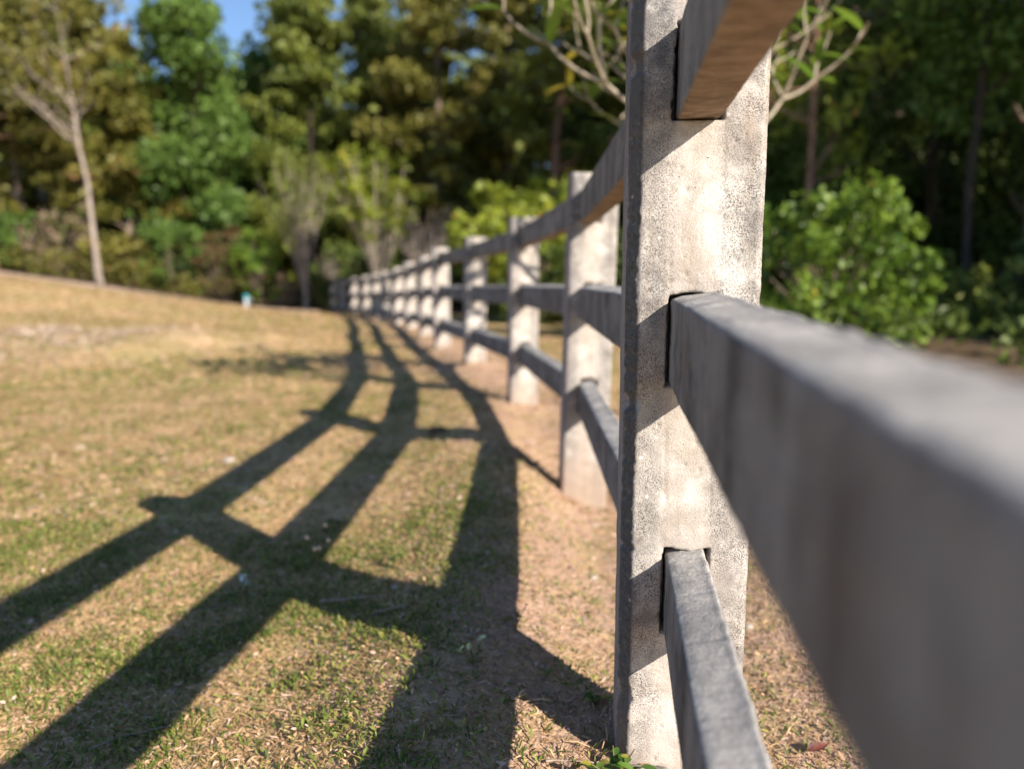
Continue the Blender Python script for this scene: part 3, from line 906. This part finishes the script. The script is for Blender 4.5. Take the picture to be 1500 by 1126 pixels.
def frangipani(name, label, x, y, seed, forks, L0, trunk_h, r0, nleaf, leafL, spread=.8, wind=(0, 0), leaf_objects=True, leafmat='frang'):
    """stubby candelabra branches: every tip forks again; a few long leaves are left at the tips"""
    r = np.random.default_rng(seed)
    z = float(terrain(x, y, False)) - .03
    T = thing(name, label, "tree", (x, y, z))
    paths, tips = [], []
    def grow(p, d, L, rad, lev):
        pts, dd = curve_pts(p, d, L, 4, r, .08, .13)
        paths.append((pts, np.linspace(rad, rad * .82, 5)))
        if lev in (1, 2) and leaf_objects: tips.append((pts[-1], dd))
        if lev == 1 and not leaf_objects:
            tips.append((pts[2], dd)); tips.append((pts[-1], dd))
        if lev == 0:
            tips.append((pts[-1], dd)); return
        nf = forks[len(forks) - lev]
        a0 = r.uniform(0, 6.28)
        e1 = np.cross(dd, (0.3, .1, 1)); e1 /= np.linalg.norm(e1); e2 = np.cross(dd, e1)
        for f in range(nf):
            an = a0 + f * 2 * math.pi / nf + r.normal(0, .25)
            nd = dd + spread * r.uniform(.7, 1.2) * (math.cos(an) * e1 + math.sin(an) * e2)
            nd[2] = max(nd[2], .32)
            grow(pts[-1], nd, L * r.uniform(.62, .95), rad * .78, lev - 1)
    grow(np.array([0, 0, 0.]), (wind[0], wind[1], 1), trunk_h, r0, 0 + len(forks)) if False else None
    pts, dd = curve_pts((0, 0, 0), (wind[0], wind[1], 1), trunk_h, 5, r, .05, .05)
    paths.append((pts, np.linspace(r0 * 1.15, r0 * .9, 6)))
    a0 = r.uniform(0, 6.28)
    for f in range(forks[0]):
        an = a0 + f * 2 * math.pi / forks[0] + r.normal(0, .2)
        grow(pts[-1], dd + spread * np.array([math.cos(an), math.sin(an), 0]), L0, r0 * .75, len(forks) - 1)
    V, F = tube_np(paths, 8)
    tr = obj("trunk", mesh_np("trunk", V, F, True), M['frbark'], T)
    lv = [leaf_blade(leafL * s, leafL * .30 * s, .2, dr) for s, dr in ((1, .25), (.8, .5), (.65, .1))]
    lm = []
    for j, (a, b) in enumerate(lv):
        for tn in (.2, .6, .95):
            lm.append(mesh_np("leaf", a, b, True, np.full(len(b), tn)))
    Vs, Fs, Ts, o_ = [], [], [], 0
    for n in range(nleaf):
        p, d = tips[r.integers(0, len(tips))]
        an = r.uniform(0, 6.28)
        ld = np.array([math.cos(an), math.sin(an), 0]) * .8 + d * .7 + r.normal(0, .15, 3)
        q = Vector(ld).to_track_quat('X', 'Z')
        w = r.integers(0, 9)
        if leaf_objects:
            o = obj("leaf", lm[w if w % 3 != 2 or r.uniform() < .25 else w - 1], M[leafmat], T)
            o.rotation_mode = 'QUATERNION'; o.rotation_quaternion = q; o.location = p
        else:
            mt = np.array(q.to_matrix())
            a, b = lv[w // 3]
            Vs.append(a @ mt.T + p); Fs.append(b + o_); Ts.append(np.full(len(b), r.uniform(0, 1))); o_ += len(a)
    if not leaf_objects and nleaf:
        obj("crown", mesh_np("crown", np.concatenate(Vs), np.concatenate(Fs), True, np.concatenate(Ts)), M[leafmat], T)
    return T

def U(u, d): return (u - 750) / 1083.0 * d      # lateral offset for a bearing

# frangipani just beyond the nearest post; its shadow crosses the lawn
frangipani("frangipani_tree", "bare-branched frangipani behind the nearest post with a few long green leaves", 1.02, 3.95, 5, [4, 3, 3, 2, 2], .46, 1.15, .020, 298, .22, .95)

# bushes and shrubs along the fence and at the wood's edge
make_bush("leafy_bush", "yellow-green leafy bush behind the second and third fence posts", .50, 14.0, 3.1, 1.6, 'yellow', 'bark', 41, 4600, .2, 46)
make_bush("leafy_bush", "glossy bright green bush standing beyond the near middle rail", 3.45, 8.2, 1.95, 1.15, 'bright', 'bark', 42, 5200, .10, 44)
make_bush("leafy_bush", "low dark green bush left of the bright bush, half hidden by the nearest post", 1.9, 10.5, 1.7, 1.3, 'dark', 'bark', 43, 3600, .13, 30)
make_bush("leafy_bush", "low shaded bush beside the dark trunk on the right", 6.2, 10.6, 1.1, 1.1, 'pine', 'bark', 44, 2600, .12, 26)
make_bush("leafy_bush", "shaded green shrub at the far right above the rail", 8.3, 11.2, 1.5, 1.3, 'dark', 'bark', 45, 3000, .13, 28)
make_bush("reddish_shrub", "reddish-leaved shrub at the foot of the wood", U(335, 24), 24, 3.0, 1.0, 'red', 'bark', 46, 2600, .15, 30, "shrub")
make_bush("leafy_bush", "bright green upright bush right of the reddish shrub", U(378, 23.4), 23.6, 2.9, .75, 'bright', 'bark', 47, 3200, .14, 34)
make_bush("leafy_bush", "rounded green bush left of the reddish shrub at the wood's edge", U(262, 25), 25, 3.2, 1.3, 'broad', 'bark', 48, 3600, .16, 34)
make_bush("brown_shrub", "dry brown shrub under the pines at the left of the wood", U(85, 24.5), 24.5, 2.5, 1.3, 'twiggy', 'bark', 49, 1700, .15, 30, "shrub")
make_bush("brown_shrub", "low reddish-brown scrub beside the end of the fence", U(425, 24.2), 24.2, .9, 1.3, 'twiggy', 'bark', 50, 1500, .13, 26, "shrub")
make_bush("leafy_bush", "dark low bush behind the far end of the fence", U(520, 25), 25, 2.4, 1.7, 'dark', 'bark', 51, 3400, .16, 34)
make_bush("leafy_bush", "dark green bush behind the far fence posts, right of the small frangipani", U(650, 22), 22.5, 2.2, 1.9, 'dark', 'bark', 52, 3400, .16, 34)
make_bush("leafy_bush", "dark hedge standing in for an unidentified dark shape beneath the middle rail", 1.2, 15.5, 1.0, 2.6, 'dark', 'bark', 53, 4200, .15, 40, "hedge", .02)  # hedge added in place of a dark shape of unknown kind
make_bush("leafy_bush", "dark bush closing the gap between pines behind the fence", U(800, 20), 20.5, 2.6, 2.2, 'dark', 'bark', 54, 3800, .17, 38)
make_bush("leafy_bush", "green bush at the wood's edge left of the pale leaning tree", U(20, 24), 24.5, 2.2, 1.5, 'broad', 'bark', 55, 2800, .16, 30)

def vase_shrub(name, label, x, y, h, wid, n, seed, leaf, nl, bark, r0=.03, size=.12):
    """many thin stems fanning up from one short foot"""
    r = np.random.default_rng(seed)
    T = thing(name, label, "shrub", (x, y, float(terrain(x, y, False)) - .03))
    fork = h * .22
    paths = [(np.array([(0, 0, 0), (.01, 0, fork * .5), (0, .01, fork)]), np.array([1.5, 1.2, 1.1]) * r0 * 1.6)]
    cs = []
    for b in range(n):
        an = r.uniform(0, 6.28); s = r.uniform(.1, 1) * wid
        pts, _ = curve_pts((0, 0, fork * r.uniform(.6, 1)), (s * math.cos(an), s * math.sin(an), h * .75), h * r.uniform(.55, .85), 5, r, .07, .03)
        paths.append((pts, np.linspace(r0 * .6, r0 * .16, 6)))
        cs += [pts[k] for k in (3, 4, 5)]
    V, F = tube_np(paths, 5)
    obj("stem", mesh_np("stem", V, F, True), M[bark], T)
    if nl:
        V, F, t = leaf_cloud(r, np.array(cs), np.full(len(cs), .22), max(2, nl // len(cs)), size, 1.2, .4)
        obj("foliage", mesh_np("foliage", V, F, False, t), M[leaf], T)
    return T
vase_shrub("vase_shrub", "vase-shaped shrub of upright stems left of the far fence end", U(450, 23), 23, 4.5, 1.0, 34, 61, 'pine', 2600, 'pale', .045)
vase_shrub("frangipani_tree", "small tree beyond the far fence posts with yellow-green leaves among pale fanning branches", U(555, 20.5), 20.5, 4.3, 1.35, 46, 64, 'yellow', 3600, 'frbark', .075, .19)
vase_shrub("bare_shrub", "bare grey shrub of thin upright twigs behind the fence", U(628, 19), 19, 2.7, .9, 60, 62, 'twiggy', 200, 'pale', .035, .08)
vase_shrub("bare_shrub", "small bare grey shrub beside the last fence posts", U(484, 24), 24.4, 1.9, .5, 26, 63, 'twiggy', 60, 'pale', .04, .08)

# trees of the wood: x from bearing and distance
WOOD = [
    # u, d, h, kind, leaf, bark, width, nl, bare, lean, label
    (152, 22.3, 9.5, 'bare', 'brown', 'pale', 2.6, 480, .42, (-.10, 0), "pale leaning tree with bare forked limbs at the edge of the lawn"),
    (-2, 23.5, 10.0, 'pine', 'brown', 'redbark', 2.6, 5200, .42, (.06, 0), "pine with a bare reddish trunk at the left edge of the view"),
    (138, 28, 14.5, 'pine', 'brown', 'redbark', 2.6, 5200, .30, (0, 0), "tall thin pine with ragged top against the sky above the pale leaning tree"),
    (50, 26.5, 11, 'pine', 'brown', 'bark', 2.6, 8000, .06, (0, 0), "brownish conifer behind the pale leaning tree's left limb"),
    (200, 26.5, 8.8, 'pine', 'brown', 'bark', 2.5, 8000, .05, (0, 0), "shorter rusty-brown conifer right of the pale leaning tree"),
    (300, 27.5, 10.0, 'broad', 'broad', 'bark', 2.9, 9500, .10, (0, 0), "tall green tree with rounded clumps under the gap of blue sky"),
    (390, 33, 10.6, 'broad', 'broad', 'bark', 2.8, 7000, .15, (0, 0), "green tree behind, right of the tall rounded green tree"),
    (470, 30, 13.5, 'pine', 'pine', 'shadebark', 3.3, 12000, .05, (0, 0), "big olive-green pine right of the sky gap"),
    (560, 32, 15, 'pine', 'pine', 'bark', 3.2, 8000, .12, (0, 0), "dark pine between the olive pine and the brownish conifer"),
    (645, 28.5, 14, 'pine', 'brown', 'bark', 3.0, 9000, .16, (0, 0), "brownish olive conifer above the middle of the fence"),
    (740, 31, 15, 'pine', 'brown', 'bark', 3.2, 8000, .12, (0, 0), "dark conifer behind the second fence post's head"),
    (815, 25, 13, 'pine', 'pine', 'redbark', 2.7, 6000, .26, (0, 0), "pine with flat layered boughs and a bare trunk left of the nearest post"),
    (905, 27, 14, 'pine', 'dark', 'bark', 3.0, 8000, .10, (0, 0), "dark pine just left of the nearest post"),
    (1010, 23, 13, 'pine', 'dark', 'bark', 3.0, 7000, .10, (0, 0), "dark pine hidden mostly behind the nearest post"),
    (1110, 19.5, 12, 'broad', 'broad', 'bark', 3.0, 9000, .12, (0, 0), "green tree right of the nearest post above the bright bush"),
    (1175, 12, 7.0, 'bare', 'yellow', 'redbark', 1.3, 620, .34, (0, 0), "slim pinkish twin-stemmed tree rising behind the bright bush"),
    (1260, 16.5, 12, 'broad', 'dark', 'bark', 3.0, 9000, .10, (0, 0), "dark broad tree above the right end of the bright bush"),
    (1405, 12.5, 11, 'broad', 'broad', 'shadebark', 2.6, 6500, .30, (0, 0), "tree with a straight black shaded trunk at the right"),
    (1350, 20, 13, 'pine', 'dark', 'bark', 3.2, 8000, .08, (0, 0), "dark conifer behind the tree with the shaded trunk"),
    (1490, 15, 12, 'broad', 'dark', 'bark', 3.0, 8000, .10, (0, 0), "dark tree filling the right edge of the view"),
]
for k, (u, d, h, kind, leaf, bark, wid, nl, bare, lean, lab) in enumerate(WOOD):
    nm = {'pine': "pine_tree", 'broad': "broadleaf_tree", 'bare': "bare_tree"}[kind]
    size = .26 if d > 24 else .21 if d > 17 else .16
    make_tree(nm, lab, "tree", U(u, d), d, h, kind, 100 + k, wid, leaf, bark, nl, None, lean, bare, size, .08 if bark == 'shadebark' else None)

# the wood goes on behind and round to the right: one mass of trunks and leaves
def far_wood():
    r = np.random.default_rng(77)
    cs, rs, paths = [], [], []
    spots = []
    for x in np.arange(-46, 34, 2.6):
        for row in range(4):
            y = 35 + row * 4.5 + r.uniform(-1.5, 1.5) - .010 * max(0, x) ** 2
            xx = x + r.uniform(-1.2, 1.2)
            u = 750 + xx / y * 1083
            hmax = 11.3 if 170 < u < 440 else 16
            spots.append((xx, y, hmax * r.uniform(.82, 1.0)))
    for y in np.arange(2, 36, 2.2):
        for row in range(3):
            spots.append((14 + row * 4 + r.uniform(-1, 1) + (.18 * y), y + r.uniform(-1, 1), r.uniform(10, 13)))
    for (x, y, h) in spots:
        z0 = float(terrain(x, y, False))
        paths.append((np.array([(x, y, z0), (x + r.normal(0, .2), y, z0 + h * .5), (x, y, z0 + h * .9)]), np.array([.2, .14, .04])))
        for k in range(26):
            t = r.uniform(.03, .97); an = r.uniform(0, 6.28); rr = 2.3 * (1.05 - t) ** .6 * r.uniform(.3, 1)
            cs.append((x + rr * math.cos(an), y + rr * math.sin(an), z0 + h * t)); rs.append(r.uniform(.9, 1.5))
    V, F, t = leaf_cloud(r, np.array(cs), np.array(rs), 78, .48, .8)
    me = mesh_np("distant_wood", V, F, False, t)
    tag(obj("distant_wood", me, M['pine']), "dark mass of the wood behind the front trees", None, None, "stuff")
    V, F = tube_np(paths, 6)
    tag(obj("distant_trunks", mesh_np("distant_trunks", V, F, True), M['bark']), "trunks deep inside the dark wood", None, None, "stuff")
far_wood()

def undergrowth():
    r = np.random.default_rng(91)
    cs, rs = [], []
    for k in range(420):
        x = r.uniform(-34, 3); y = edge_y(min(x, -5)) + r.uniform(1.2, 6)
        if x > -4: y = r.uniform(21, 27)
        cs.append((x, y, float(terrain(x, y, False)) + r.uniform(.1, .9))); rs.append(r.uniform(.35, .7))
    for k in range(420):
        x = r.uniform(2.9, 16); y = r.uniform(5.2, 20)
        if x < 4 and y < 7: continue
        cs.append((x, y, float(terrain(x, y, False)) + r.uniform(.02, .22 + .05 * (y - 6)))); rs.append(r.uniform(.2, .5))
    for part, mat, lab in ((slice(0, 420), 'brown', "low olive and brown undergrowth at the foot of the wood"), (slice(420, None), 'dark', "low dark green undergrowth beyond the fence on the right")):
        V, F, t = leaf_cloud(r, np.array(cs[part]), np.array(rs[part]), 46, .13, .8)
        V[:, 2] = np.maximum(V[:, 2], terrain(V[:, 0], V[:, 1], False) + .04)
        tag(obj("undergrowth", mesh_np("undergrowth", V, F, False, t), M[mat]), lab, None, None, "stuff")
undergrowth()

# ------------------------------------------------------------------ small things
def lathe(name, prof, seg=16):
    prof = np.array(prof, float); k = len(prof)
    th = np.linspace(0, 2 * np.pi, seg, endpoint=False)
    V = np.stack([prof[:, 0][:, None] * np.cos(th), prof[:, 0][:, None] * np.sin(th), np.repeat(prof[:, 1][:, None], seg, 1)], -1).reshape(-1, 3)
    i = np.arange(k * seg).reshape(k, seg); j = np.roll(i, -1, 1)
    return V, np.stack([i[:-1], j[:-1], j[1:], i[1:]], -1).reshape(-1, 4)

# water standpipe at the far edge of the lawn
sx, sy = U(363, 20.3), 20.3
T = thing("water_standpipe", "small white standpipe with a teal cap at the far edge of the lawn", "standpipe", (sx, sy, tz(sx, sy)))
T.scale = (.75, .75, .75)
obj("pipe", mesh_np("pipe", *lathe("p", [(0, -.05), (.085, -.05), (.085, .05), (.06, .06), (.06, .33), (.0, .33)])), M['pvc'], T)
obj("cap", mesh_np("cap", *lathe("c", [(0, .325), (.085, .325), (.09, .34), (.09, .40), (.06, .44), (0, .445)])), M['teal'], T)
V, F = tube_np([(np.array([(.05, 0, .30), (.14, 0, .31), (.18, 0, .28), (.19, 0, .2)]), np.array([.022, .022, .022, .02]))], 10)
obj("spout", mesh_np("spout", V, F, True), M['pvc'], T)

# weed at the foot of the nearest post
def weed(name, label, x, y, n, L, h, seed, mat='weed', flowers=None, nfl=0, spread=.6, cat="plant"):
    r = np.random.default_rng(seed)
    T = thing(name, label, cat, (x, y, tz(x, y)))
    paths, ends = [], []
    for s in range(max(3, n // 4)):
        an = r.uniform(0, 6.28)
        pts, _ = curve_pts((0, 0, 0), (spread * math.cos(an), spread * math.sin(an), 1), h * r.uniform(.6, 1.05), 4, r, .12)
        paths.append((pts, np.linspace(.0016, .0009, 5))); ends.append(pts)
    V, F = tube_np(paths, 5)
    obj("stem", mesh_np("stem", V, F, True), M['stem'], T)
    lms = []
    for j, tn in enumerate((.15, .5, .8, .95)):
        a, b = leaf_blade(L * (1, .8, .9, .7)[j], L * .55, .2, .15, 5)
        lms.append(mesh_np("leaf", a, b, True, np.full(len(b), tn)))
    for k in range(n):
        pts = ends[k % len(ends)]
        an = r.uniform(0, 6.28)
        o = obj("leaf", lms[r.integers(0, 3) if k % 7 else 3], M[mat], T)
        o.rotation_mode = 'QUATERNION'
        o.rotation_quaternion = Vector((math.cos(an), math.sin(an), r.uniform(.0, .6))).to_track_quat('X', 'Z')
        o.location = pts[r.integers(2, 5)]; s = r.uniform(.7, 1.15); o.scale = (s, s, s)
    if flowers:
        a, b = leaf_blade(.006, .004, .1, .1, 3)
        fV, fF, o_ = [], [], 0
        for p_ in range(6):
            m_ = np.array(Matrix.Rotation(p_ * math.pi / 3, 3, 'Z') @ Matrix.Rotation(-.5, 3, 'Y'))
            fV.append(a @ m_.T); fF.append(b + o_); o_ += len(a)
        fm_ = mesh_np("flower", np.concatenate(fV), np.concatenate(fF), True)
        for k in range(nfl):
            o = obj("flower", fm_, M[flowers], T)
            o.location = Vector(ends[k % len(ends)][-1]) + Vector(r.normal(0, .003, 3))
            o.rotation_euler = (r.normal(0, .5), r.normal(0, .5), r.uniform(0, 6)); s = r.uniform(.8, 1.5); o.scale = (s, s, s)
    return T
px, py, pzm, pg = POSTS[1]
weed("leafy_weed", "small leafy green weed at the foot of the nearest post", px - .095, py - .03, 34, .023, .062, 71, spread=.9)

def gnd(u, v):
    """ground point on a line of sight (used once, to lay out the small plants)"""
    a = (u - 750) / 1083.0; b = (563 - v) / 1083.0; p_ = R(7.99)
    d = np.array([a, math.cos(p_) + b * math.sin(p_), -math.sin(p_) + b * math.cos(p_)])
    t = .5
    for _ in range(400):
        P = np.array([0, 0, EYE]) + d * t
        h = P[2] - tz(P[0], P[1])
        if h < .003: break
        t += max(.003, h * .5)
    return P[0], P[1]
x, y = gnd(362, 868); weed("white_wildflower", "tiny white wildflower in the grass between two rail shadows", x, y, 6, .010, .055, 72, flowers='petal', nfl=9, spread=.3, cat="wildflower")
x, y = gnd(692, 972); weed("yellow_wildflower", "single pale yellow wildflower in the shade beside the post's shadow", x, y, 5, .010, .045, 73, flowers='petaly', nfl=5, spread=.3, cat="wildflower")
x, y = gnd(574, 832); weed("leafy_weed", "dark little weed standing between the middle and lower rail shadows", x, y, 12, .016, .05, 74, spread=.35)
x, y = gnd(757, 915); weed("leafy_weed", "thin yellowish weed at the right edge of the lowest rail's shadow", x, y, 9, .014, .05, 75, spread=.4)
x, y = gnd(872, 1030); weed("leafy_weed", "low green weed in the shadow beside the nearest post", x, y, 16, .016, .03, 76, spread=.9)
# tall dry stalk with a tan seed head
x, y = gnd(463, 885)
T = thing("dry_seed_stalk", "tall dry stalk with a tan seed head catching the sun above the shadows", "wildflower", (x, y, tz(x, y)))
r = np.random.default_rng(4)
main, dd = curve_pts((0, 0, 0), (.05, 0, 1), .165, 6, r, .03)
paths = [(main, np.linspace(.0016, .001, 7))]
tips = []
for k in range(5):
    p2, _ = curve_pts(main[4 + k % 3], (r.normal(.3, .4), r.normal(0, .4), 1), .04, 3, r, .1)
    paths.append((p2, np.full(4, .0008))); tips.append(p2[-1])
V, F = tube_np(paths, 5); obj("stem", mesh_np("stem", V, F, True), M['stem'], T)
bm_ = blob_mesh("seed_head", .0055, .0055, .006, 3, .5, 8, 6)
for tpt in tips:
    o = obj("seed_head", bm_, M['seed'], T); o.location = tpt

def twig(label, u0, v0, u1, v1, rad, seed, bow=.02):
    (xa, ya), (xb, yb) = gnd(u0, v0), gnd(u1, v1)
    r = np.random.default_rng(seed); k = 8
    t = np.linspace(0, 1, k)
    nrm = np.array([-(yb - ya), xb - xa]); L = np.linalg.norm(nrm); nrm /= L
    X = xa + (xb - xa) * t + nrm[0] * bow * L * np.sin(np.pi * t) + r.normal(0, .002, k); Y = ya + (yb - ya) * t + nrm[1] * bow * L * np.sin(np.pi * t) + r.normal(0, .002, k)
    Z = terrain(X, Y) + rad + .006
    cx, cy, cz = X.mean(), Y.mean(), Z.mean()
    V, F = tube_np([(np.stack([X - cx, Y - cy, Z - cz], -1), np.linspace(rad, rad * .5, k))], 6)
    o = obj("twig", mesh_np("twig", V, F, True), M['stick'], None, (cx, cy, cz))
    tag(o, label, "twig")
twig("long thin curved twig lying in the broad shadow at the lower left", 130, 1102, 250, 1066, .0022, 1, .08)
twig("dry stick lying in the shade where post shadow and rail shadow cross", 470, 884, 545, 878, .004, 2)
twig("short dry stick just right of the stick in the crossing shadows", 545, 905, 600, 888, .004, 3)
twig("reddish thin twig lying in the soil near the nearest post's foot", 800, 1118, 885, 1120, .002, 4)
twig("short bent twig in the straw at the left of the post's shadow", 300, 893, 340, 886, .0025, 5, .15)

def pebble(label, u, v, s, seed, mat='stone'):
    x, y = gnd(u, v)
    o = obj("stone", blob_mesh("stone", s, s * .8, s * .55, seed, .35, 14, 9), M[mat], None, (x, y, tz(x, y) + s * .3))
    tag(o, label, "stone")
pebble("pale round stone in the lawn left of the top rail's shadow", 335, 676, .028, 1)
pebble("small grey stone in the soil beside the second post's shadow", 868, 846, .012, 2)
pebble("pale pebble on the soil right of the nearest post's foot", 1096, 918, .011, 3)
pebble("dark clod on the rail shadow in front of the third post", 640, 634, .045, 4, 'floor')

# fallen red leaf on the soil under the near rail
x, y = gnd(1200, 1104)
a, b = leaf_blade(.036, .016, .9, -.3, 7)
o = obj("fallen_leaf", mesh_np("fallen_leaf", a, b, True), M['redleaf'], None, (x - .02, y, tz(x, y) + .008))
o.rotation_euler = (.3, .1, .3)
tag(o, "curled red-brown fallen leaf on the soil beneath the near rail", "leaf")
